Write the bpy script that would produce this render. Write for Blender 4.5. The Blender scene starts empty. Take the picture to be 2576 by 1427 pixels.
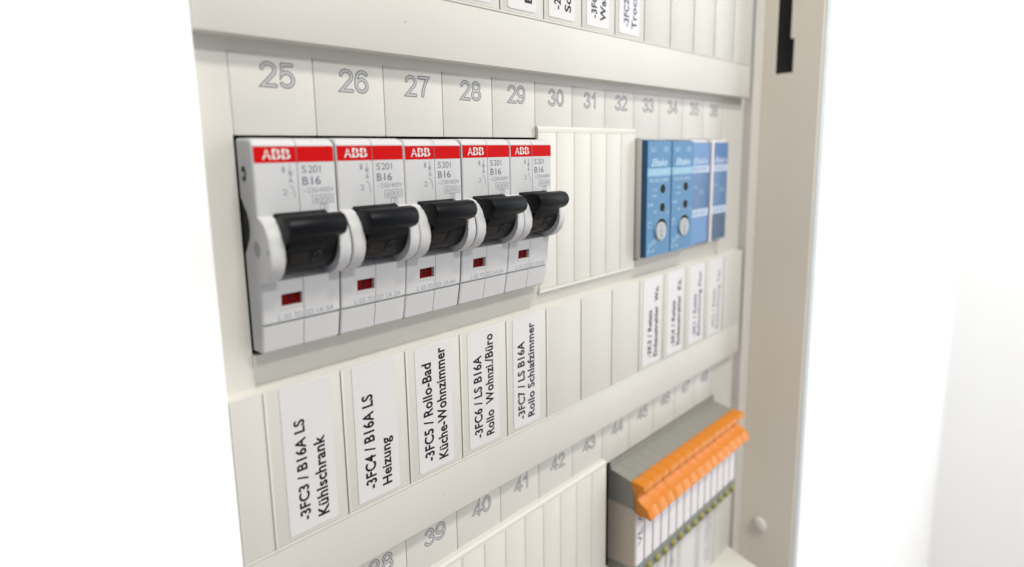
import bpy, bmesh, math, random
from mathutils import Matrix, Vector
random.seed(7)
S = 0.001                                   # everything below is written in millimetres
sc = bpy.context.scene
COL = sc.collection

# ------------------------------------------------------------------ camera
cam = bpy.data.cameras.new('camera')
camo = bpy.data.objects.new('camera', cam)
COL.objects.link(camo)
RX, RY, RZ = -0.1460, 0.0238, -0.7325       # pitch, roll, yaw
Rm = Matrix.Rotation(RZ, 3, 'Z') @ Matrix.Rotation(RX, 3, 'X') @ Matrix.Rotation(RY, 3, 'Y')
right, fwd, up = Rm.col[0], Rm.col[1], Rm.col[2]
M = Matrix((right, up, -fwd)).transposed().to_4x4()
M.translation = Vector((-38.80, -114.97, -5.64)) * S
camo.matrix_world = M
cam.sensor_width = 36
cam.lens = 36 * 1389.68 / 2576
cam.shift_x = (1288 - 1221.42) / 2576
cam.shift_y = -(713.5 - 599.98) / 2576
cam.clip_start = 0.005
cam.clip_end = 50
cam.dof.use_dof = True
cam.dof.focus_distance = 0.150
cam.dof.aperture_fstop = 8.2
sc.camera = camo

# ------------------------------------------------------------------ light
w = bpy.data.worlds.new('World'); sc.world = w; w.use_nodes = True
bg = w.node_tree.nodes['Background']
bg.inputs[0].default_value = (0.84, 0.90, 1.0, 1); bg.inputs[1].default_value = 0.31


def area(name, pos, target, sx, sy, power, color):
    l = bpy.data.lights.new(name, 'AREA'); l.shape = 'RECTANGLE'; l.size = sx * S; l.size_y = sy * S
    l.energy = power; l.color = color
    o = bpy.data.objects.new(name, l); COL.objects.link(o)
    o.location = Vector(pos) * S
    d = Vector(target) - Vector(pos)
    o.rotation_euler = d.to_track_quat('-Z', 'Y').to_euler()
    return o


area('ceiling_lamp', (-60, -1170, 940), (90, 0, -30), 150, 110, 9.6, (1.0, 0.97, 0.92))
area('overhead_panel', (50, -470, 680), (90, 0, -30), 140, 90, 5.0, (1.0, 0.965, 0.87))
area('window_light', (684, -316, 40), (150, 0, -20), 230, 900, 2.9, (0.86, 0.93, 1.0))
area('floor_bounce', (150, -900, -1100), (120, 0, -60), 1600, 900, 3.6, (1.0, 0.80, 0.62))

vs = sc.view_settings
sc.display_settings.display_device = 'sRGB'
vs.view_transform = 'Standard'; vs.look = 'None'; vs.exposure = -0.06; vs.gamma = 1; vs.use_curve_mapping = False
sc.cycles.max_bounces = 8


# ------------------------------------------------------------------ materials
def mat(name, color, rough=0.45, spec=0.5, var=0.03, scale=60, bump=0.0, bscale=900, speck=0.0, emit=None):
    m = bpy.data.materials.new(name); m.use_nodes = True
    nt = m.node_tree; N = nt.nodes; L = nt.links
    b = N['Principled BSDF']
    b.inputs['Roughness'].default_value = rough
    b.inputs['Specular IOR Level'].default_value = spec
    tc = N.new('ShaderNodeTexCoord')
    nz = N.new('ShaderNodeTexNoise'); nz.inputs['Scale'].default_value = scale; nz.inputs['Detail'].default_value = 4
    L.new(tc.outputs['Object'], nz.inputs['Vector'])
    cr = N.new('ShaderNodeValToRGB')
    c = Vector(color)
    cr.color_ramp.elements[0].position = 0.3; cr.color_ramp.elements[1].position = 0.7
    cr.color_ramp.elements[0].color = (*(c * (1 - var)), 1)
    cr.color_ramp.elements[1].color = (*(c * (1 + var)), 1)
    L.new(nz.outputs['Fac'], cr.inputs['Fac'])
    out = cr.outputs['Color']
    if speck > 0:
        vz = N.new('ShaderNodeTexVoronoi'); vz.inputs['Scale'].default_value = 170
        L.new(tc.outputs['Object'], vz.inputs['Vector'])
        lt = N.new('ShaderNodeMath'); lt.operation = 'LESS_THAN'; lt.inputs[1].default_value = 0.045
        L.new(vz.outputs['Distance'], lt.inputs[0])
        sep = N.new('ShaderNodeSeparateColor'); L.new(vz.outputs['Color'], sep.inputs[0])
        gt = N.new('ShaderNodeMath'); gt.operation = 'GREATER_THAN'; gt.inputs[1].default_value = 0.86
        L.new(sep.outputs[0], gt.inputs[0])
        mu = N.new('ShaderNodeMath'); mu.operation = 'MULTIPLY'
        L.new(lt.outputs[0], mu.inputs[0]); L.new(gt.outputs[0], mu.inputs[1])
        mu2 = N.new('ShaderNodeMath'); mu2.operation = 'MULTIPLY'; mu2.inputs[1].default_value = speck
        L.new(mu.outputs[0], mu2.inputs[0])
        mx = N.new('ShaderNodeMix'); mx.data_type = 'RGBA'
        L.new(mu2.outputs[0], mx.inputs[0]); L.new(out, mx.inputs[6]); mx.inputs[7].default_value = (0.22, 0.19, 0.16, 1)
        out = mx.outputs[2]
    L.new(out, b.inputs['Base Color'])
    # smudges: gloss is uneven as on handled plastic
    n2 = N.new('ShaderNodeTexNoise'); n2.inputs['Scale'].default_value = 35; n2.inputs['Detail'].default_value = 3
    L.new(tc.outputs['Object'], n2.inputs['Vector'])
    mr = N.new('ShaderNodeMapRange'); mr.inputs[3].default_value = rough - 0.06; mr.inputs[4].default_value = rough + 0.08
    L.new(n2.outputs['Fac'], mr.inputs[0]); L.new(mr.outputs[0], b.inputs['Roughness'])
    if bump > 0:
        n3 = N.new('ShaderNodeTexNoise'); n3.inputs['Scale'].default_value = bscale; n3.inputs['Detail'].default_value = 3
        L.new(tc.outputs['Object'], n3.inputs['Vector'])
        bp = N.new('ShaderNodeBump'); bp.inputs['Strength'].default_value = bump; bp.inputs['Distance'].default_value = 0.0002
        L.new(n3.outputs['Fac'], bp.inputs['Height']); L.new(bp.outputs[0], b.inputs['Normal'])
    return m


PANEL = mat('panel_plastic', (0.575, 0.56, 0.525), 0.42, 0.4, 0.045, 14, 0.14, speck=0.6)
COVER = mat('blanking_plastic', (0.615, 0.60, 0.555), 0.42, 0.4, 0.045, 14, 0.08, speck=0.3)
GROOVE = mat('groove_plastic', (0.42, 0.38, 0.32), 0.5, 0.3)
WALL = mat('wall_paint', (0.93, 0.93, 0.93), 0.85, 0.2, 0.004, 20, 0.1, 300)
STEEL = mat('beige_enamel', (0.74, 0.69, 0.60), 0.5, 0.4, 0.03, 15, 0.12, 500)
RIMM = mat('rim_enamel', (0.50, 0.53, 0.535), 0.5, 0.4)
DARK = mat('dark_interior', (0.02, 0.02, 0.022), 0.8, 0.2)
HOUS = mat('breaker_plastic', (0.53, 0.53, 0.535), 0.48, 0.4, 0.015, 60, 0.15, 1500, speck=0.25)
REDB = mat('red_print', (0.50, 0.0008, 0.002), 0.6, 0.12)
ENGF = mat('number_groove_half_shade', (0.31, 0.32, 0.34), 0.6, 0.2)
WHITEP = mat('white_print', (0.66, 0.65, 0.64), 0.5, 0.4)
GREYP = mat('grey_print', (0.14, 0.16, 0.20), 0.6, 0.2)
PALEP = mat('pale_print', (0.27, 0.285, 0.33), 0.6, 0.2)
ENGR = mat('number_groove_shade', (0.13, 0.14, 0.16), 0.6, 0.2)
BLACK = mat('black_plastic', (0.003, 0.004, 0.006), 0.4, 0.14, 0.1, 60, 0.2, 1500)
BLACK2 = mat('worn_black_plastic', (0.016, 0.014, 0.013), 0.5, 0.4, 0.2, 100)
INK = mat('black_ink', (0.006, 0.006, 0.008), 0.5, 0.3)
INKB = mat('faded_blue_ink', (0.05, 0.065, 0.15), 0.5, 0.3)
INKF = mat('faded_grey_ink', (0.22, 0.19, 0.20), 0.5, 0.3)
TAPE = mat('label_tape', (0.615, 0.60, 0.605), 0.34, 0.5, 0.015, 30, 0.06, 250, speck=0.15)
WIN = mat('red_indicator', (0.15, 0.0006, 0.001), 0.6, 0.12)
BROWN = mat('brown_mark', (0.008, 0.003, 0.002), 0.5, 0.3)
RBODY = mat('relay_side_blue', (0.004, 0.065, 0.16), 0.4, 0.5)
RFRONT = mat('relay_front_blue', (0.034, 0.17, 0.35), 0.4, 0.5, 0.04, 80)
RBAND = mat('relay_pale_band', (0.24, 0.43, 0.58), 0.5, 0.4)
RPRINT = mat('relay_pale_print', (0.42, 0.58, 0.70), 0.5, 0.4)
PERI = mat('periwinkle_plastic', (0.09, 0.215, 0.44), 0.4, 0.5)
PERI2 = mat('periwinkle_dark', (0.06, 0.15, 0.31), 0.4, 0.5)
NAVY = mat('navy_plastic', (0.04, 0.13, 0.32), 0.4, 0.5)
NAVY2 = mat('navy_dark', (0.03, 0.07, 0.15), 0.4, 0.5)
PBAND = mat('pale_lilac_band', (0.42, 0.50, 0.64), 0.5, 0.4)
KNOB = mat('dial_grey', (0.38, 0.40, 0.42), 0.4, 0.5)
SPACER = mat('light_spacer', (0.66, 0.62, 0.62), 0.5, 0.4)
TGREY = mat('terminal_grey', (0.25, 0.243, 0.215), 0.5, 0.4, 0.04, 80)
TBEIGE = mat('terminal_beige', (0.52, 0.45, 0.37), 0.5, 0.4)
ORANGE = mat('orange_plastic', (0.62, 0.195, 0.006), 0.38, 0.5, 0.04, 60, 0.15, 1200)
MARK = mat('marker_white', (0.72, 0.69, 0.72), 0.5, 0.4, 0.03, 100)
OLIVE = mat('olive_yellow_plastic', (0.25, 0.235, 0.055), 0.4, 0.5)
CLIP = mat('clip_grey', (0.22, 0.235, 0.23), 0.5, 0.4)
ZERO = mat('dim_grey_print', (0.04, 0.04, 0.04), 0.5, 0.3)
METAL = mat('screw_metal', (0.5, 0.52, 0.55), 0.3, 0.6)


# ------------------------------------------------------------------ mesh helpers
def finish(bm, name, m, parent=None, loc=None, smooth=None):
    bmesh.ops.scale(bm, vec=(S, S, S), verts=bm.verts)
    bmesh.ops.recalc_face_normals(bm, faces=bm.faces)
    me = bpy.data.meshes.new(name); bm.to_mesh(me); bm.free()
    for mm in (m if isinstance(m, (list, tuple)) else [m]):
        me.materials.append(mm)
    if smooth:
        me.polygons.foreach_set('use_smooth', [True] * len(me.polygons))
        me.set_sharp_from_angle(angle=math.radians(smooth))
    return link(name, me, parent, loc)


def link(name, me, parent=None, loc=None):
    o = bpy.data.objects.new(name, me); COL.objects.link(o)
    if parent: o.parent = parent
    if loc: o.location = Vector(loc) * S
    return o


def box(bm, x0, x1, y0, y1, z0, z1, bev=0.0, seg=2):
    r = bmesh.ops.create_cube(bm, size=1)
    vs = r['verts']
    for v in vs:
        v.co = Vector(((x0 + x1) / 2 + v.co.x * (x1 - x0), (y0 + y1) / 2 + v.co.y * (y1 - y0), (z0 + z1) / 2 + v.co.z * (z1 - z0)))
    if bev:
        es = {e for v in vs for e in v.link_edges}
        bmesh.ops.bevel(bm, geom=list(es), offset=bev, segments=seg, affect='EDGES', profile=0.6)


def boxobj(name, m, b, parent=None, bev=0.15, loc=None):
    bm = bmesh.new(); box(bm, *b, bev=bev)
    return finish(bm, name, m, parent, loc, smooth=40)


def extrude_x(bm, prof, x0, x1, bev=0.0):
    """closed (y, z) polygon extruded along x"""
    a = [bm.verts.new((x0, y, z)) for y, z in prof]
    b = [bm.verts.new((x1, y, z)) for y, z in prof]
    fs = [bm.faces.new(a), bm.faces.new(list(reversed(b)))]
    n = len(prof)
    for i in range(n):
        bm.faces.new((a[i], b[i], b[(i + 1) % n], a[(i + 1) % n]))
    if bev:
        es = [e for f in fs for e in f.edges]
        bmesh.ops.bevel(bm, geom=es, offset=bev, segments=2, affect='EDGES', profile=0.5)


def disc(bm, cx, cz, r, y0, y1, n=24):
    """cylinder along y"""
    a = [bm.verts.new((cx + r * math.cos(t), y0, cz + r * math.sin(t))) for t in [2 * math.pi * i / n for i in range(n)]]
    b = [bm.verts.new((cx + r * math.cos(t), y1, cz + r * math.sin(t))) for t in [2 * math.pi * i / n for i in range(n)]]
    bm.faces.new(a); bm.faces.new(list(reversed(b)))
    for i in range(n):
        bm.faces.new((a[i], b[i], b[(i + 1) % n], a[(i + 1) % n]))


def poly_y(bm, pts, y0, y1):
    """closed (x, z) polygon extruded along y"""
    a = [bm.verts.new((x, y0, z)) for x, z in pts]
    b = [bm.verts.new((x, y1, z)) for x, z in pts]
    bm.faces.new(a); bm.faces.new(list(reversed(b)))
    n = len(pts)
    for i in range(n):
        bm.faces.new((a[i], b[i], b[(i + 1) % n], a[(i + 1) % n]))


_tc = {}


def text_geom(s, bold=0.0, outline=0.0, shear=0.0, space=1.0):
    k = (s, bold, outline, shear, space)
    if k not in _tc:
        cu = bpy.data.curves.new('lettering', 'FONT'); cu.body = s
        cu.offset = bold; cu.shear = shear; cu.space_character = space; cu.resolution_u = 4
        if outline:
            cu.fill_mode = 'NONE'; cu.bevel_depth = outline; cu.bevel_resolution = 1
        o = bpy.data.objects.new('lettering', cu); COL.objects.link(o)
        dg = bpy.context.evaluated_depsgraph_get()
        me = bpy.data.meshes.new_from_object(o.evaluated_get(dg))
        vs = [tuple(v.co) for v in me.vertices]; fs = [tuple(p.vertices) for p in me.polygons]
        bpy.data.objects.remove(o); bpy.data.curves.remove(cu); bpy.data.meshes.remove(me)
        _tc[k] = (vs, fs)
    return _tc[k]


def put_text(bm, s, x0, x1, z0, z1, y, rot=False, bold=0.0, outline=0.0, shear=0.0, space=1.0, cap=None):
    """text fitted into x0..x1, z0..z1 on the plane y (number or function of z), facing -y; rot: reads upward.
    cap: reference string whose height spans the box (keeps descenders and dots outside)"""
    vs, fs = text_geom(s, bold, outline, shear, space)
    rv = text_geom(cap, bold, outline, shear, space)[0] if cap else vs
    ux0, ux1 = min(v[0] for v in vs), max(v[0] for v in vs)
    uy0, uy1 = min(v[1] for v in rv), max(v[1] for v in rv)
    yf = y if callable(y) else (lambda z: y)
    out = []
    for vx, vy, vz in vs:
        a = (vx - ux0) / (ux1 - ux0); b = (vy - uy0) / (uy1 - uy0)
        if rot:
            X = x1 - (x1 - x0) * b; Z = z0 + (z1 - z0) * a; k = (z1 - z0) / (ux1 - ux0)
        else:
            X = x0 + (x1 - x0) * a; Z = z0 + (z1 - z0) * b; k = (z1 - z0) / (uy1 - uy0)
        out.append(bm.verts.new((X, yf(Z) - vz * k, Z)))
    for f in fs:
        try: bm.faces.new([out[i] for i in f])
        except ValueError: pass


def textobj(name, m, parent, *a, loc=None, **k):
    bm = bmesh.new(); put_text(bm, *a, **k)
    bmesh.ops.scale(bm, vec=(S, S, S), verts=bm.verts)
    me = bpy.data.meshes.new(name); bm.to_mesh(me); bm.free(); me.materials.append(m)
    return link(name, me, parent, loc)


def thing(name, label, cat, loc=(0, 0, 0), group=None):
    o = bpy.data.objects.new(name, None); COL.objects.link(o)
    o.empty_display_size = 0.01
    o.location = Vector(loc) * S; o['label'] = label; o['category'] = cat
    if group: o['group'] = group
    return o


def copy_tree(o, parent=None):
    c = o.copy(); COL.objects.link(c); c.parent = parent
    for ch in o.children: copy_tree(ch, c)
    return c


# ------------------------------------------------------------------ the wall and the cabinet
R = 4.0                  # depth of the number strips behind the label bands
ZB, ZL, ZLB, ZOB = 19.18, -54.1, -91.1, -46.66
P = 125.2                # row pitch
XL, XR, XF = -7.0, 235.2, 238.7
SW, RIM = 249.0, -25.5   # inner face of the cabinet's side, front edge of the cabinet

bm = bmesh.new()
box(bm, -1500, XL - 0.3, -0.6, 40, -1200, 1200)
box(bm, SW + 1.6, 700, RIM, 40, -1200, 1200)
box(bm, 700, 760, -2600, 40, -1200, 1200)
box(bm, XL - 0.3, SW + 1.6, RIM, 40, 260, 1200)
box(bm, XL - 0.3, SW + 1.6, RIM, 40, -1200, -330)
o = finish(bm, 'wall', WALL); o['kind'] = 'structure'

cab = thing('electrical_cabinet', 'beige steel side of the recessed cabinet, with a dark slot and a round plug', 'cabinet', (SW, 40, -330))
CL = (-SW, -40, 330)
bm = bmesh.new()      # side wall facing left, with a keyhole slot cut through
t0, t1 = SW, SW + 1.5
ys = [(40, -5.4), (-5.4, -13.6), (-13.6, RIM)]
box(bm, t0, t1, -5.4, 38, -330, 260)
box(bm, t0, t1, RIM, -13.6, -330, 260)
box(bm, t0, t1, -13.6, -5.4, -330, 30.4)
box(bm, t0, t1, -13.6, -5.4, 120, 260)
box(bm, t0, t1, -13.6, -12.0, 46, 120)
finish(bm, 'side_wall', STEEL, cab, CL)
boxobj('slot_backing', DARK, (t1 + 0.05, t1 + 0.09, -13.7, -5.3, 30, 120.5), cab, 0, CL)
bm = bmesh.new()
bmesh.ops.create_uvsphere(bm, u_segments=24, v_segments=12, radius=1)
for v in bm.verts:
    v.co = Vector((SW - 2.0 * v.co.x, -9.6 + 3.7 * v.co.y, -204.4 + 4.3 * v.co.z))
finish(bm, 'round_plug', COVER, cab, CL, smooth=60)
boxobj('front_rim', RIMM, (SW + 1.65, SW + 8, RIM - 0.8, RIM + 2, -330, 260), cab, 0.4, CL)
bm = bmesh.new(); disc(bm, 0, 0, 1.7, 0, 0.3)
bmesh.ops.rotate(bm, matrix=Matrix.Rotation(math.radians(90), 3, 'Z'), verts=bm.verts)
bmesh.ops.translate(bm, vec=(SW + 0.02, -1.8, -231), verts=bm.verts)
finish(bm, 'screw_hole', DARK, cab, CL)
boxobj('back_plate', DARK, (XL, SW, 36, 38, -330, 260), cab, 0, CL)
bm = bmesh.new()
box(bm, XL + 0.1, XL + 1.1, R + 2.1, 36, -330, 260)
finish(bm, 'far_side', DARK, cab, CL)

# ------------------------------------------------------------------ the cover panel
pan = thing('cover_panel', 'off-white plastic cover panel with numbered slots and rows of label fields', 'cover panel', (110, R, -240))
PL = (-110, -R, 240)


def part(name, m, b, bev=0.2, parent=pan, label=None):
    o = boxobj(name, m, b, parent, bev, PL)
    if label: o['label'] = label
    return o


# recess plates (behind the number tiles) with the two long openings
bm = bmesh.new()
BY0, BY1 = R + 0.3, R + 2
def seg(x0, x1, z0, z1, y0=BY0): box(bm, x0, x1, y0, BY1, z0, z1)
OX0, OX1 = -0.18, 218.8
seg(XL, XF, 0.35, ZB + 1)
seg(XL, OX0, ZOB - 0.01, 0.35, R); seg(216.3, XF, ZOB - 0.01, 0.35, R)
seg(XL, OX0, ZL - 1, ZOB, R); seg(216.3, XF, ZL - 1, ZOB, R); seg(OX0, 216.3, ZL - 1, ZOB, R + 1.5)
seg(XL, XF, 0.35 - P, ZLB - 14)
seg(XL, OX0, ZOB - P - 0.01, 0.35 - P, R); seg(OX1, XF, ZOB - P - 0.01, 0.35 - P, R)
seg(XL, XF, ZL - 1 - P, ZOB - P, R)
seg(XL, XF, ZL + P - 1, 258, R); seg(XL, XF, -328, ZLB - P - 14, R)
finish(bm, 'recess_plate', PANEL, pan, PL)
for zo in (0, -P):
    part('recess_rail', PANEL, (XL, XF, R, R + 0.35, 16.9 + zo, ZB + 0.5 + zo), 0)
    part('end_margin', PANEL, (216.05, XF, R + 0.002, R + 0.35, 0.02 + zo, 16.9 + zo), 0)
    part('end_margin', PANEL, (XL, -0.02, R + 0.002, R + 0.35, 0.02 + zo, 16.9 + zo), 0)

bm = bmesh.new()
extrude_x(bm, [(R - 1.0, ZOB), (R + 0.95, ZL - 0.2), (R + 1.9, ZL - 0.2), (R + 1.9, ZOB)], OX0, 216.3)
finish(bm, 'sloping_sill', PANEL, pan, PL)

# label bands, proud of the recess
def band(z_lo, z_lab, z_hi):
    part('plain_band', PANEL, (XL, XR, 0, R + 1.5, z_lo, z_lab), 0.3)
    part('label_rail', COVER, (XL, XR, 0.42, R + 1.5, z_lab + 0.01, z_hi - 0.01), 0.2)
band(ZB, ZLB + P, ZL + P)
band(ZB - P, ZLB, ZL)
band(ZB - 2 * P, ZLB - P, ZL - P)
# right-hand flange between cover and cabinet side
part('end_flange', PANEL, (XF, SW - 0.15, -0.1, R + 2, -328, 258), 0.4)
# bottom ledge
bm = bmesh.new()
zz = ZLB - P + 2.3
a = [(20, 0.35), (233.4, 0.35), (229.5, -13), (226, -30), (20, -30)]
vt = [bm.verts.new((x, y, zz)) for x, y in a]; vb = [bm.verts.new((x, y, zz - 14)) for x, y in a]
bm.faces.new(vt); bm.faces.new(list(reversed(vb)))
for i in range(5): bm.faces.new((vt[i], vt[(i + 1) % 5], vb[(i + 1) % 5], vb[i]))
finish(bm, 'bottom_ledge', COVER, pan, PL)

# number tiles with engraved outline digits
def arc(cx, cy, rx, ry, a0, a1, n=16):
    return [(cx + rx * math.cos(math.radians(a0 + (a1 - a0) * i / n)), cy + ry * math.sin(math.radians(a0 + (a1 - a0) * i / n))) for i in range(n + 1)]


DIG = {'0': [arc(.3, .5, .28, .5, 90, 450, 28)], '1': [[(.10, .74), (.26, .84), (.36, 1), (.36, 0)]],
       '2': [arc(.3, .72, .27, .28, 170, -35) + [(.03, 0), (.58, 0)]],
       '3': [arc(.28, .74, .24, .26, 165, -80), arc(.28, .265, .29, .265, 85, -165)],
       '4': [[(.46, 0), (.46, 1), (.0, .26), (.64, .26)]],
       '5': [[(.54, 1), (.14, 1), (.06, .48)] + arc(.29, .32, .29, .32, 128, -138)],
       '6': [arc(.31, .31, .28, .31, 90, 450, 24), arc(.36, .5, .33, .5, 50, 190)],
       '7': [[(.02, 1), (.58, 1), (.40, .66), (.28, .32), (.23, 0)]],
       '8': [arc(.3, .75, .23, .25, -90, 270, 22), arc(.3, .26, .28, .26, 90, 450, 22)],
       '9': [arc(.29, .69, .28, .31, 90, 450, 24), arc(.24, .5, .33, .5, -130, 10)]}


def ribbon(bm, pts, hw, y):
    n = len(pts); closed = math.dist(pts[0], pts[-1]) < 1e-6
    L = []
    for i in range(n):
        if closed: a, b = pts[(i - 1) % (n - 1)], pts[(i + 1) % (n - 1)]
        else: a, b = pts[max(0, i - 1)], pts[min(n - 1, i + 1)]
        p = pts[i]
        def nrm(u, v):
            d = math.dist(u, v) or 1; return (-(v[1] - u[1]) / d, (v[0] - u[0]) / d)
        if a == p: m = nrm(p, b); k = 1
        elif b == p: m = nrm(a, p); k = 1
        else:
            n1, n2 = nrm(a, p), nrm(p, b); m = (n1[0] + n2[0], n1[1] + n2[1]); l = math.hypot(*m) or 1; m = (m[0] / l, m[1] / l)
            k = 1 / max(0.45, m[0] * n1[0] + m[1] * n1[1])
        L.append((bm.verts.new((p[0] + m[0] * hw * k, y, p[1] + m[1] * hw * k)), bm.verts.new((p[0] - m[0] * hw * k, y, p[1] - m[1] * hw * k))))
    for i in range(n - 1):
        bm.faces.new((L[i][0], L[i + 1][0], L[i + 1][1], L[i][1]))
    if not closed:      # round ends
        for i, j in ((0, 1), (n - 1, n - 2)):
            p, q = pts[i], pts[j]; a = math.atan2(p[1] - q[1], p[0] - q[0])
            c = [(p[0] + hw * math.cos(a + t), p[1] + hw * math.sin(a + t)) for t in [-math.pi / 2 + math.pi * h / 6 for h in range(7)]]
            bm.faces.new([bm.verts.new((u, y - 0.002, v)) for u, v in c])


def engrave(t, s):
    for nm, m, hw, y in (('engraved_digits', ENGR, 0.48, R - 0.02), ('groove_half_shade', ENGF, 0.33, R - 0.04), ('groove_highlight', PANEL, 0.09, R - 0.06)):  # flat ribbons: groove shade and a highlight streak put into the colours
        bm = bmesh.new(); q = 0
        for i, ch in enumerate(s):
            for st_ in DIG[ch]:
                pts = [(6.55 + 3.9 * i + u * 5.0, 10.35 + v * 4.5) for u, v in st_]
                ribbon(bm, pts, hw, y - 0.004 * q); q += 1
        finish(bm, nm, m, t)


first = {25: 0, 37: -P}
tile_me = None
for start, zo in first.items():
    for k in range(12):
        if tile_me is None:
            t = part('number_tile', PANEL, (0.11, 17.89, R, R + 0.5, 0, 16.95), 0.12)
            tile_me = t.data
        else:
            t = link('number_tile', tile_me, pan, PL)
        t.location = Vector((PL[0] + 18 * k, PL[1], PL[2] + zo)) * S
        t['label'] = 'slot tile with the engraved number %d' % (start + k)
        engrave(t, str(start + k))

# label field plates, one per slot
plate_me = None
for zo in (P, 0, -P):
    for k in range(12):
        if plate_me is None:
            t = part('label_plate', PANEL, (0.2, 17.75, 0, 0.8, ZLB + 0.35, ZL - 0.02), 0.14)
            plate_me = t.data
        else:
            t = link('label_plate', plate_me, pan, PL)
        t.location = Vector((PL[0] + 18 * k, PL[1] + random.uniform(-.02, .02), PL[2] + zo)) * S
    part('label_plate', PANEL, (XL + 0.1, -0.15, -0.01, 0.8, ZLB + 0.35 + zo, ZL - 0.02 + zo), 0.14)
    part('label_plate', PANEL, (216.05, XR - 0.1, 0.02, 0.8, ZLB + 0.35 + zo, ZL - 0.02 + zo), 0.14)
    part('ledge_strip', COVER, (XL, XR - 0.2, -0.22, 0.3, ZLB - 0.25 + zo, ZLB + 0.25 + zo), 0.1)
ridge_me = None
for zo in (P, 0, -P):
    for k in range(13):
        if ridge_me is None:
            t = part('divider_ridge', COVER, (-0.1, 0.42, -0.24, 0.6, ZLB + 0.3, ZL - 0.15), 0.1)
            ridge_me = t.data
        else:
            t = link('divider_ridge', ridge_me, pan, PL)
        t.location = Vector((PL[0] + 18 * k, PL[1], PL[2] + zo)) * S

# label tape stickers
# (column, row offset, left x, width, [(text, dx0, dx1, zbottom, ztop)], ink, tilt)
A0, A1, B0, B1 = 4.6, 7.65, 9.2, 12.4
stickers = [
    (0, 0, 3.3, 11.8, [('-3FC3 / B16A LS', 5.9, 8.4, -87.0, -62.6), ('Kühlschrank', 10.1, 12.85, -87.7, -68.0)], INK, 'white label tape reading Kühlschrank'),
    (1, 0, 2.7, 11.9, [('-3FC4 / B16A LS', 4.9, 7.9, -87.0, -62.3), ('Heizung', 9.5, 12.3, -87.6, -75.0)], INK, 'white label tape reading Heizung'),
    (2, 0, 2.8, 11.8, [('-3FC5 / Rollo-Bad', 4.8, 7.9, -87.0, -59.2), ('Küche-Wohnzimmer', 9.4, 12.6, -87.8, -56.0)], INK, 'white label tape reading Küche-Wohnzimmer'),
    (3, 0, 2.6, 11.8, [('-3FC6 / LS B16A', 4.6, 7.7, -87.0, -62.0), ('Rollo  Wohnzi./Büro', 9.1, 12.3, -87.5, -56.5)], INK, 'white label tape reading Rollo Wohnzi./Büro'),
    (4, 0, 2.6, 11.8, [('-3FC7 / LS B16A', 4.5, 7.6, -87.4, -62.2), ('Rollo Schlafzimmer', 8.9, 12.0, -87.8, -57.0)], INK, 'white label tape reading Rollo Schlafzimmer'),
    (8, 0, 2.4, 12.6, [('-3K3 / Relais', 6.0, 8.9, -87.0, -67.4), ('Einbaustrahler  Wo.', 10.4, 13.4, -87.5, -58.0)], INK, 'white label tape lettered for the first blue relay'),
    (9, 0, 2.4, 12.4, [('-3K4 / Relais', 6.2, 9.0, -87.0, -66.9), ('Einbaustrahler  Kü.', 10.4, 13.4, -87.2, -58.2)], INK, 'white label tape lettered for the second blue relay'),
    (10, 0, 2.6, 12.6, [('-3K1 / Relais', 6.6, 9.3, -87.1, -67.5), ('Beleuchtung Flur', 10.6, 13.2, -87.4, -57.7)], INKB, 'bright label tape below the periwinkle module'),
    (11, 0, 2.6, 12.4, [('-3K2 / Relais', 6.6, 9.2, -87.7, -68.3), ('Beleuchtung Tür', 10.8, 13.4, -88.3, -59.5)], INKF, 'faint label tape below the navy module'),
    (3, P, 2.7, 11.8, [], INK, 'white label tape in the row above, its lettering out of view'),
    (4, P, 2.7, 11.8, [('-2FC9 / B16A LS', 4.6, 7.4, -83.6, -62.0), ('Esszimmer', 9.5, 12.6, -87.4, -64)], INK, 'white label tape in the upper row, lettering starting with E'),
    (5, P, 2.2, 12.0, [('-2FC10 / B16A LS', 4.5, 7.6, -87.0, -59.0), ('Schlafzimmer', 9.4, 12.5, -87.2, -60)], INK, 'white label tape in the upper row, lettering starting with Sch'),
    (6, P, 2.5, 11.8, [('-3FC1 / B16A LS', 4.8, 7.8, -87.0, -62.0), ('Waschmaschine', 9.5, 12.6, -87.4, -58)], INK, 'white label tape in the upper row, lettering starting with Wasch'),
    (7, P, 2.2, 12.2, [('-3FC2 / B16A LS', 4.9, 7.9, -87.2, -62.5), ('Trockner', 9.6, 12.7, -87.6, -69)], INKB, 'white label tape in the upper row, lettering starting with Trockn'),
    (8, -P, 2.6, 12.0, [('-4X4 / Klemme', 5.0, 7.6, -87.0, -58.0), ('Rollo Ausgang', 9.2, 12.4, -87.0, -57.0)], INKF, 'white label tape low down beneath the orange terminals'),
    (9, -P, 2.6, 12.0, [('-4X5 / Klemme', 5.0, 7.6, -87.0, -58.0), ('Licht Ausgang', 9.2, 12.4, -87.0, -57.0)], INKF, 'bright white label tape beneath the orange terminals'),
    (10, -P, 2.6, 12.0, [], INKF, 'plain label tape beneath the orange terminals'),
    (11, -P, 2.6, 12.0, [('-4X6 / Klemme', 8.2, 9.8, -84.0, -58.0), ('Reserve Ausgang', 11.3, 13.0, -84.0, -60.0)], INKF, 'label tape at the lower right with two faint lines'),
]
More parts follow.
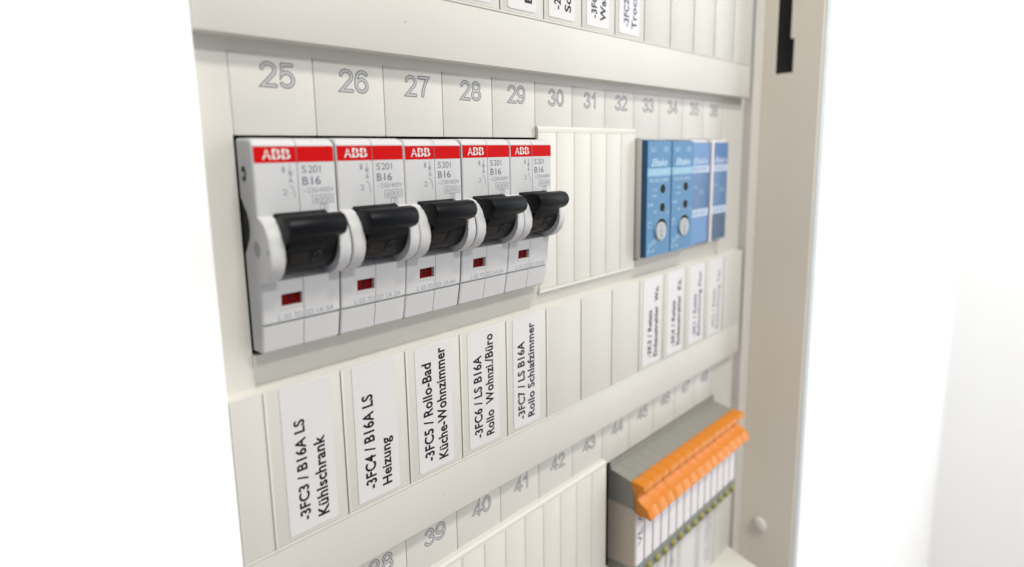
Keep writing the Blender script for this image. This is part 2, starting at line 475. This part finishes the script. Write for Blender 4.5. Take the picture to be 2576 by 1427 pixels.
for k, zo, dx, wd, lines, ink, lab in stickers:
    x0 = 18 * k + dx
    bm = bmesh.new()
    r = 0.9 if k in (2, 3, 4) else 0.35
    zb, zt = ZLB + 1.45 + zo + random.uniform(-.15, .15), ZL - 0.35 + zo
    pts = []
    for cx, cz, a0 in ((x0 + wd - r, zt - r, 0), (x0 + r, zt - r, 90), (x0 + r, zb + r, 180), (x0 + wd - r, zb + r, 270)):
        for j in range(4):
            t = math.radians(a0 + 30 * j); pts.append((cx + r * math.cos(t), cz + r * math.sin(t)))
    # slightly ragged right-hand cut edge
    poly_y(bm, pts, -0.14, 0.02)
    st = finish(bm, 'label_sticker', TAPE, pan, PL)
    st['label'] = lab
    c = Vector((PL[0] + x0 + wd / 2, PL[1], PL[2] + (zb + zt) / 2)) * S; c0 = Vector((x0 + wd / 2, 0, (zb + zt) / 2)) * S
    ang = math.radians(random.uniform(-0.5, 0.5)) if lines else 0
    st.rotation_euler = (0, ang, 0)
    st.location = c - Matrix.Rotation(ang, 3, 'Y') @ c0
    for s, a, b, z0, z1 in lines:
        textobj('lettering', ink, st, s, 18 * k + a, 18 * k + b, z0 + zo, z1 + zo, -0.17, rot=True, bold=0.029, cap='B', space=1.06)


# ------------------------------------------------------------------ circuit breakers
def lower_y(z):       # front of the lower face
    return -3.9 + (-30 - z) * (0.9 / 8.8)


Cp = [(3.5, -0.7), (-3.2, -0.9), (-4.3, -1.35), (-4.85, -2.3), (-4.9, -5.8), (-4.9, -12), (-4.9, -16.25),
      (-3.0, -16.4), (0, -16.9), (2.5, -18.5), (3, -21), (3, -23), (2.5, -25.5), (1, -27.0), (-0.8, -27.9), (-3.2, -29.2), (-3.9, -30.0),
      (-3.62, -32.80), (-3.61, -32.85), (-3.36, -35.45), (-3.35, -35.5),
      (-3.02, -38.6), (-2.3, -38.7), (-2.25, -39.2), (-2.85, -39.3), (-1.7, -44.8), (-1.1, -45.3), (3.5, -45.6)]
Kp = list(Cp)
Kp[7:16] = [(-6.4, -16.75), (-8.1, -17.7), (-9.3, -19.2), (-10.05, -21.2), (-10.35, -23.2), (-10.15, -25.0), (-9.1, -27.1), (-7.4, -28.6), (-5.5, -29.5)]


def inset(p, d, top=0.0):
    out = []
    for i, (y, z) in enumerate(p):
        zc = z + (-d - top if i < 3 else (d if i > 24 else 0))
        out.append((y + (d if 0 < i < len(p) - 1 else 0), zc))
    return out


def windowed(p):
    q = list(p); q[18] = (p[18][0] + 1.3, p[18][1]); q[19] = (p[19][0] + 1.3, p[19][1]); return q


brk = thing('circuit_breaker', 'x', 'circuit breaker', (0.04, 0, 0), 'grey circuit breakers with black levers in a row')
bm = bmesh.new()
st = [(0.1, inset(Kp, 0.2, 0.2)), (0.4, Kp), (3.0, Kp), (3.001, Cp), (4.1, Cp), (4.101, windowed(Cp)), (8.6, windowed(Cp)), (8.601, Cp),
      (8.86, Cp), (8.9, inset(Cp, 0.3)), (8.98, inset(Cp, 0.3)), (9.02, Cp), (14.6, Cp), (14.601, Kp), (16.5, Kp), (17.1, inset(Kp, 0.06, 0.25)), (17.4, inset(Kp, 0.3, 0.7))]
rows = [[bm.verts.new((x, y, z)) for y, z in p] for x, p in st]
n = len(Cp)
for i in range(len(rows) - 1):
    for j in range(n):
        k = (j + 1) % n
        bm.faces.new((rows[i][j], rows[i + 1][j], rows[i + 1][k], rows[i][k]))
bm.faces.new(rows[0]); bm.faces.new(list(reversed(rows[-1])))
finish(bm, 'housing', HOUS, brk, smooth=28)
bm = bmesh.new(); box(bm, 0.8, 16.7, 3.55, 34, -46.2, -0.6); box(bm, 0.8, 16.7, 8, 34, -62, 16)
finish(bm, 'rear_body', DARK, brk)
# red stripe
bm = bmesh.new()
for x0, x1 in ((0.42, 8.86), (9.02, 16.6)):
    v = [bm.verts.new(c) for c in ((x0, -4.9, -2.55), (x1, -4.9, -2.55), (x1, -4.935, -5.75), (x0, -4.935, -5.75))]
    bm.faces.new(v)
v = [bm.verts.new(c) for c in ((16.6, -4.9, -2.55), (17.12, -4.86, -2.7), (17.12, -4.88, -5.75), (16.6, -4.935, -5.75))]; bm.faces.new(v)
v = [bm.verts.new(c) for c in ((0.12, -4.6, -2.6), (0.42, -4.9, -2.55), (0.42, -4.935, -5.75), (0.12, -4.62, -5.75))]; bm.faces.new(v)
band_o = finish(bm, 'red_stripe', REDB, brk)
bm = bmesh.new()
for i, ch in enumerate('ABB'):
    put_text(bm, ch, 2.0 + i * 1.95, 3.75 + i * 1.95, -5.1, -3.05, -4.96, bold=0.02)
fl = finish(bm, 'logo_letters', WHITEP, band_o)
bm = bmesh.new()
box(bm, 1.9, 7.75, -4.985, -4.965, -4.17, -3.98)
for i in range(3): box(bm, 2.80 + i * 1.95, 2.94 + i * 1.95, -4.984, -4.964, -5.15, -3.0)
finish(bm, 'logo_gaps', REDB, band_o)
# grey print on the upper face
bm = bmesh.new(); Y = -4.93
put_text(bm, 'S', 9.85, 10.85, -8.0, -6.45, Y, bold=0.0)
put_text(bm, '201', 11.2, 13.95, -8.0, -6.45, Y, bold=0.0, space=0.95)
put_text(bm, 'B', 9.85, 11.1, -10.45, -8.75, Y, bold=0.01)
put_text(bm, '16', 11.75, 13.85, -10.45, -8.75, Y, bold=0.01, space=0.95)
finish(bm, 'type_print', GREYP, brk)
bm = bmesh.new()
put_text(bm, '~230/400V', 9.85, 16.7, -12.1, -11.05, Y)
put_text(bm, '6000', 12.2, 16.2, -14.1, -12.95, Y)
put_text(bm, '3', 13.9, 14.6, -15.75, -14.75, Y)
def frame(x0, x1, z0, z1, t=0.13):
    y0, y1 = Y - 0.005, Y + 0.02
    box(bm, x0, x1, y0, y1, z0, z0 + t); box(bm, x0, x1, y0, y1, z1 - t, z1)
    box(bm, x0, x0 + t, y0, y1, z0 + t, z1 - t); box(bm, x1 - t, x1, y0, y1, z0 + t, z1 - t)
frame(11.7, 16.6, -14.45, -12.6); frame(13.35, 15.1, -16.05, -14.5)
put_text(bm, '1', 5.7, 6.3, -7.8, -6.55, Y)
put_text(bm, '2', 5.5, 6.6, -12.3, -11.1, Y)
def line(x0, z0, x1, z1, t=0.09):
    dx, dz = x1 - x0, z1 - z0; l = math.hypot(dx, dz); nx, nz = -dz / l * t, dx / l * t
    bm.faces.new([bm.verts.new((a, Y, b)) for a, b in ((x0 + nx, z0 + nz), (x1 + nx, z1 + nz), (x1 - nx, z1 - nz), (x0 - nx, z0 - nz))])
line(7.4, -6.3, 7.4, -8.6); line(6.9, -7.5, 7.9, -8.3); line(6.9, -8.3, 7.9, -7.5); line(7.4, -8.6, 7.4, -9.6)
line(6.9, -9.6, 7.9, -9.6); line(7.2, -9.1, 7.7, -9.6)
line(7.1, -10.3, 7.8, -11.0); line(7.8, -11.0, 8.0, -11.9); line(8.0, -11.9, 8.0, -13.0)
finish(bm, 'rating_print', PALEP, brk)
# indicator window
bm = bmesh.new()
v = [bm.verts.new(c) for c in ((4.1, -2.5, -32.8), (8.6, -2.5, -32.8), (8.6, -2.3, -35.5), (4.1, -2.3, -35.5))]; bm.faces.new(v)
wn = finish(bm, 'indicator_window', WIN, brk)
boxobj('indicator_mark', INK, (6.3, 6.55, -2.6, -2.45, -34.7, -33.6), wn, 0)
boxobj('window_sill', WHITEP, (4.0, 8.65, -3.52, -2.6, -35.75, -35.5), brk, 0.05)
# lever
bm = bmesh.new()
barp = [(-6.3, -17.3), (-8.3, -16.2), (-10.8, -15.9), (-12.6, -16.2), (-13.6, -17.1), (-13.95, -18.3), (-13.6, -19.4), (-12.6, -20.3), (-11.0, -20.9), (-9.4, -21.1), (-8.4, -20.5)]
extrude_x(bm, barp, 2.75, 14.9, 0.35)
# ledge line under the bar
extrude_x(bm, [(-12.9, -20.0), (-12.4, -20.9), (-10.6, -21.45), (-9.6, -21.2), (-10.4, -20.4)], 2.9, 9.6, 0.1)
lev = finish(bm, 'lever', BLACK, brk, smooth=35)
bm = bmesh.new()
dr = [(-3.0 + 6.75 * math.cos(t), -21.9 + 6.4 * math.sin(t)) for t in [2 * math.pi * i / 28 for i in range(28)]]
extrude_x(bm, dr, 3.35, 14.35, 0.1)
extrude_x(bm, [(-8.8, -19.5), (-11.8, -20.2), (-11.0, -22.0), (-9.4, -23.6), (-8.8, -24)], 3.5, 13.2, 0.2)
finish(bm, 'lever_drum', BLACK, lev, smooth=35)
bm = bmesh.new(); put_text(bm, '0', 8.9, 11.0, -25.9, -23.5, lambda z: -3.0 - 6.82 * math.sqrt(max(0, 1 - ((z + 21.9) / 6.4) ** 2)), outline=0.03, shear=0.3)
finish(bm, 'lever_zero', ZERO, lev)
bm = bmesh.new()
vv = []
for i in range(5):
    z = -23.6 - i * 0.6; y = -3.0 - 6.80 * math.sqrt(max(0, 1 - ((z + 21.9) / 6.4) ** 2))
    vv.append((bm.verts.new((4.4, y, z)), bm.verts.new((8.3, y, z))))
for i in range(4): bm.faces.new((vv[i][0], vv[i][1], vv[i + 1][1], vv[i + 1][0]))
finish(bm, 'lever_window', BROWN, lev)

serials = ['0A', '2A', '4A', '6A', '5A']
blabels = ['leftmost grey circuit breaker, its side open to the dark gap, under number 25',
           'second grey circuit breaker from the left, under number 26, above the Heizung label',
           'middle grey circuit breaker of the five, under number 27',
           'fourth grey circuit breaker from the left, under number 28, just before the end one',
           'rightmost grey circuit breaker, beside the ribbed blanking cover']
breakers = [brk] + [copy_tree(brk) for _ in range(4)]
for i, b in enumerate(breakers):
    b.location = Vector((0.04 + 17.52 * i, (0, -0.12, 0.08, -0.05, 0.1)[i], (0, 0.06, -0.05, 0.04, 0)[i])) * S
    b['label'] = blabels[i]
    tilt = math.radians((0.0, 1.2, -0.8, 0.6, -1.2)[i]); ax = Vector((0, -3.0, -21.9)) * S
    for ch in b.children:
        if ch.name.startswith('lever'):
            ch.rotation_euler = (tilt, 0, 0); ch.location = ax - Matrix.Rotation(tilt, 3, 'X') @ ax
    brks = b
    textobj('serial_print', PALEP, b, 'L 03 7D 2D 1%s %s' % ('B' if i == 4 else 'A', serials[i]), 3.4, 15.8, -38.35, -37.2, lambda z: lower_y(z) - 0.03)
    if i == 0:
        first_b = b
# side details that only the first breaker shows
def side_poly(name, m, pts, x, parent):
    bm = bmesh.new(); extrude_x(bm, pts, x, 0.3); return finish(bm, name, m, parent)
side_poly('side_recess', DARK, [(3.52, -12.6), (2.2, -14.0), (0.6, -15.7), (-0.2, -17.4), (-0.3, -19.0), (0.2, -20.8), (1.4, -22.3), (2.6, -23.6), (3.52, -24.4)], 0.05, first_b)
side_poly('rivet_recess', DARK, [(0.6 + 1.25 * math.cos(t), -7.8 + 1.6 * math.sin(t)) for t in [k * math.pi / 8 for k in range(16)]], 0.06, first_b)
side_poly('rivet', METAL, [(0.9 + 0.6 * math.cos(t), -7.9 + 0.6 * math.sin(t)) for t in [k * math.pi / 6 for k in range(12)]], 0.0, first_b)
GH = mat('shaded_hole', (0.30, 0.30, 0.29), 0.6, 0.3)
side_poly('moulded_hole', GH, [(-3.1, -21.1), (-4.4, -21.5), (-5.2, -22.6), (-4.7, -23.8), (-3.7, -24.7), (-2.4, -24.0), (-1.7, -22.9), (-2.1, -21.8)], 0.06, first_b)
side_poly('pin_hole', GH, [(-9.0 + 0.45 * math.cos(t), -23.0 + 0.6 * math.sin(t)) for t in [k * math.pi / 5 for k in range(10)]], 0.06, first_b)


# ------------------------------------------------------------------ blanking covers
def blanking(x0, x1, zo, yf, label):
    t = thing('blanking_cover', label, 'blanking cover', (x0, R, -46 + zo), 'ribbed blanking covers')
    L = (-x0, -R, 46 - zo)
    z1, z0 = 3.4 + zo, -50.1 + zo
    bm = bmesh.new()      # tray with a chamfered rim
    prof = [(R - 0.02, z1), (yf + 0.5, z1), (yf, z1 - 0.6), (yf, z1 - 1.75), (yf + 0.45, z1 - 1.8), (yf + 0.45, z0 + 1.55), (yf, z0 + 1.5), (yf, z0 + 0.5), (yf + 0.5, z0), (R - 0.02, z0)]
    extrude_x(bm, prof, x0 + 0.15, x1 - 0.15, 0)
    finish(bm, 'tray', COVER, t, L)
    n = round((x1 - x0) / 9)
    s0 = None
    for k in range(n):
        if s0 is None:
            s = boxobj('slat', COVER, (x0 + 0.2, x0 + 8.72, yf - 0.02, yf + 0.7, z0 + 1.56, z1 - 1.8), t, 0.16, L); s0 = s.data
        else:
            s = link('slat', s0, t)
        s.location = Vector((L[0] + 9 * k, L[1], L[2])) * S
    r0 = None
    for k in range(n - 1):
        if r0 is None:
            s = boxobj('rib', COVER, (x0 + 8.66, x0 + 9.0, yf - 0.2, yf + 0.6, z0 + 1.7, z1 - 1.95), t, 0.1, L); r0 = s.data
        else:
            s = link('rib', r0, t)
        s.location = Vector((L[0] + 9 * k, L[1], L[2])) * S
    return t


blanking(90, 144, 0, 2.9, 'off-white ribbed blanking cover between the breakers and the blue relays')
blanking(0, 126, -P, 1.8, 'long off-white ribbed blanking cover in the lowest row, left of the orange terminals')


# ------------------------------------------------------------------ relays
def face_panel(name, m, x0, x1, z0, z1, y, parent, t=0.04, bev=0):
    return boxobj(name, m, (x0, x1, y - t, y + 0.01, z0, z1), parent, bev)


rel = thing('blue_relay', 'x', 'relay', (144.4, 0, 0), 'blue relay modules with a dial')
YF = -1.8
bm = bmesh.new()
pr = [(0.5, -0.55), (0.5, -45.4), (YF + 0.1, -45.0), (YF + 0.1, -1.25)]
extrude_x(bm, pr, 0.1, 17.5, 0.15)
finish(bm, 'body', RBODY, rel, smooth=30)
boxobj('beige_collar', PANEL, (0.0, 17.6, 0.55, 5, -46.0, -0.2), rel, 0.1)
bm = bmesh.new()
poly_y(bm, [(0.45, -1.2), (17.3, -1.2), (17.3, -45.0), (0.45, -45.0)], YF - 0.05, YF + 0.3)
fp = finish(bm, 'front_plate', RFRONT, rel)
y = YF - 0.05
face_panel('pale_band', RBAND, 0.45, 17.3, -14.3, -11.4, y, fp)
bm = bmesh.new()
put_text(bm, 'Eltako', 3.2, 14.6, -10.6, -7.8, y - 0.03, bold=0.02, shear=0.35)
put_text(bm, 'EU12', 3.0, 6.2, -5.2, -3.4, y - 0.03); put_text(bm, 'CE', 11.8, 14.8, -5.2, -3.4, y - 0.03)
put_text(bm, 'NR12-001-3x400V', 2.0, 15.6, -16.6, -15.2, y - 0.03)
put_text(bm, '+ 3x', 3.8, 7.4, -20.0, -18.9, y - 0.03); put_text(bm, 'asym.', 3.8, 7.8, -22.4, -21.4, y - 0.03)
put_text(bm, 'LA', 1.2, 4.8, -25.6, -24.4, y - 0.03); put_text(bm, 'on', 5.4, 7.4, -28.6, -27.6, y - 0.03)
put_text(bm, '0.5', 1.2, 3.6, -32.4, -31.4, y - 0.03); put_text(bm, '2 s', 1.2, 4.2, -34, -33, y - 0.03); put_text(bm, '5', 14.9, 15.9, -29.4, -28.2, y - 0.03)
put_text(bm, 'A1 A2', 1.0, 6.4, -43.6, -42.2, y - 0.03)
for q in range(5): box(bm, 2.0 + q * 1.3, 2.35 + q * 1.3, y - 0.04, y - 0.02, -42 + q * 0.5, -40 + q * 0.5)
finish(bm, 'pale_print', RPRINT, fp)
bm = bmesh.new(); put_text(bm, 'NR12-001', 2.5, 15.2, -13.5, -12.3, y - 0.06)
finish(bm, 'band_print', RPRINT, fp)
for zc in (-19.4, -26.6):
    bm = bmesh.new(); disc(bm, 11.3, zc, 2.15, y - 0.05, y + 0.02)
    h = finish(bm, 'socket_rim', RBAND, fp)
    bm = bmesh.new(); disc(bm, 11.4, zc + 0.05, 1.9, y - 0.09, y + 0.02); finish(bm, 'socket_hole', DARK, fp)
bm = bmesh.new(); disc(bm, 10.6, -35.2, 4.6, y - 0.05, y + 0.02, 32); finish(bm, 'dial_rim', RBAND, fp)
bm = bmesh.new(); disc(bm, 10.8, -35.1, 4.3, y - 0.09, y + 0.02, 32); finish(bm, 'dial_recess', DARK, fp)
bm = bmesh.new(); disc(bm, 9.8, -35.6, 3.5, y - 0.9, y, 32)
dk = finish(bm, 'dial_knob', KNOB, rel, smooth=40)
bm = bmesh.new()
box(bm, 9.65, 9.95, y - 0.98, y - 0.88, -38.4, -33.2); box(bm, 8.2, 11.4, y - 0.975, y - 0.88, -35.75, -35.45)
poly_y(bm, [(9.0, -36.9), (10.6, -36.9), (9.8, -38.9)], y - 0.985, y - 0.88)
finish(bm, 'dial_arrow', PALEP, dk)
rel['label'] = 'first sky-blue relay with a round dial, directly right of the ribbed cover'
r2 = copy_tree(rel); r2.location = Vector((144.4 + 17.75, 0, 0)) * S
r2['label'] = 'second sky-blue relay with a round dial, next to the periwinkle module'


def module(x0, wd, top, mid, low, name, label, yf, cat='relay'):
    t = thing(name, label, cat, (x0, 0, 0), 'modules at the right end of the row')
    boxobj('collar', SPACER, (-0.1, wd + 0.1, 1.4, 5, -45.9, -0.3), t, 0.1)
    boxobj('body', mid, (0, wd, yf, 1.4, -45.2, -1.6), t, 0.25)
    face_panel('top_field', top, 0.25, wd - 0.25, -13.2, -1.9, yf, t)
    face_panel('bottom_field', low, 0.25, wd - 0.25, -44.9, -33.5, yf, t)
    f1 = face_panel('pale_band', PBAND, 0.25, wd - 0.25, -14.4, -11.4, yf - 0.03, t)
    f2 = face_panel('pale_band', PBAND, 0.25, wd - 0.25, -33.3, -30.0, yf - 0.03, t)
    textobj('logo_print', PBAND, t, 'Eltako', 2.4, wd - 1.6, -10.6, -8.0, yf - 0.07, bold=0.02, shear=0.35)
    textobj('band_lettering', PERI2, f1, 'ESR12NP', 2.5, wd - 3, -13.5, -12.2, yf - 0.1)
    textobj('band_lettering', PERI2, f2, '230V 16A', 2.5, wd - 3, -32.3, -31.0, yf - 0.1)
    textobj('wiring_print', RPRINT, t, '1 A1', 3, 6.2, -21, -19.8, yf - 0.07)
    textobj('wiring_print', RPRINT, t, '2 A2', 8.4, 12.4, -23.5, -21.8, yf - 0.07)
    return t


module(180.3, 17.0, PERI, PERI2, PERI, 'dimmer_module', 'pale periwinkle blue module with two whitish bands, third device from the blanking cover', -0.1)
m4 = module(199.6, 15.6, NAVY, PERI2, NAVY2, 'navy_module', 'dark navy module at the right end of the row, beyond the pale spacer', 0.1)
sp = boxobj('spacer_strip', SPACER, (197.5, 199.3, -1.0, 4, -45.6, -1.2), None, 0.15)
sp['label'] = 'narrow pale upright spacer between the periwinkle and navy modules'; sp['category'] = 'spacer'

# ------------------------------------------------------------------ rail terminals with orange levers
ORD = ['leftmost', 'second', 'third', 'fourth', 'fifth', 'sixth', 'seventh', 'eighth', 'ninth', 'tenth', 'eleventh', 'twelfth', 'thirteenth', 'rightmost']
tw = 87.0 / 14
ter = thing('rail_terminal', 'x', 'terminal', (131.5, 0, -P), 'grey rail terminals with orange levers')
Z0 = P
def tz(l): return [(y, z + P) for y, z in l]
bm = bmesh.new()
extrude_x(bm, tz([(4.9, -125.9), (3.9, -125.9), (3.7, -128.5), (-5.2, -129.7), (-6.2, -132.5), (-6.9, -136), (-7.15, -140.9), (4.9, -141.4)]), 0.03, tw - 0.03, 0.03)
finish(bm, 'grey_top', TGREY, ter)
bm = bmesh.new()
extrude_x(bm, tz([(4.9, -141.42), (-7.1, -141.0), (-7.3, -142), (-7.3, -165.6), (4.9, -167.3)]), 0.1, tw - 0.1, 0)
finish(bm, 'beige_body', TBEIGE, ter)
bm = bmesh.new()
extrude_x(bm, tz([(4.9, -167.35), (-7.2, -165.65), (-7.2, -171.5), (-5.0, -173.2), (4.9, -173.2)]), 0.06, tw - 0.06, 0.1)
finish(bm, 'grey_foot', TGREY, ter)
bm = bmesh.new()
op = tz([(-5.3, -130.5), (-5.5, -129.65), (-8.0, -129.3), (-10.8, -129.6), (-11.2, -131.6), (-8.9, -133.2), (-8.3, -135.6), (-9.8, -137.0), (-12.4, -138.0), (-14.3, -141.3), (-13.9, -142.0), (-11.6, -141.6), (-9.0, -142.4), (-7.4, -141.5), (-7.15, -136.0), (-6.2, -132.6)])
extrude_x(bm, op, 0.02, tw - 0.02, 0.03)
orr = finish(bm, 'orange_lever', ORANGE, ter, smooth=25)
bm = bmesh.new()
extrude_x(bm, tz([(-7.25, -141.9), (-7.95, -141.9), (-7.95, -164.6), (-7.25, -164.6)]), 0.55, tw - 0.55, 0.12)
finish(bm, 'marker_strip', MARK, ter)
bm = bmesh.new()
extrude_x(bm, tz([(-7.15, -164.9), (-7.9, -165.0), (-8.0, -171.3), (-7.15, -171.5)]), 0.08, tw - 0.08, 0.08)
finish(bm, 'clip_strip', CLIP, ter)
bm = bmesh.new()
bmesh.ops.create_uvsphere(bm, u_segments=14, v_segments=8, radius=1)
for v in bm.verts: v.co = Vector((tw / 2 + 1.75 * v.co.x, -8.1 + 1.5 * v.co.y, -168.7 + P + 1.75 * v.co.z))
finish(bm, 'test_plug', OLIVE, ter, smooth=60)
terms = [ter] + [copy_tree(ter) for _ in range(13)]
for i, t in enumerate(terms):
    dy = (0, .12, .25, .1, .2, .15, .1, .12, .15, .08, .14, .1, .12, .05)[i]
    t.location = Vector((131.5 + tw * i, 0, -P)) * S
    for ch in t.children:
        if ch.name.startswith('orange'): ch.location = Vector((0, dy - .12, random.uniform(-.03, .03))) * S
    if i in (0, 13): t['label'] = '%s grey rail terminal of the orange-levered row' % ORD[i]
    else: t['label'] = '%s grey rail terminal from the left, orange lever, olive test plug' % ORD[i]
for t, tx, z0 in ((terms[0], 'VL A', -156.5), (terms[1], 'N', -146.5)):
    textobj('marker_lettering', GREYP, t, tx, 1.4, tw - 1.6, z0 + P, -142.3 + P, -8.0, rot=True)
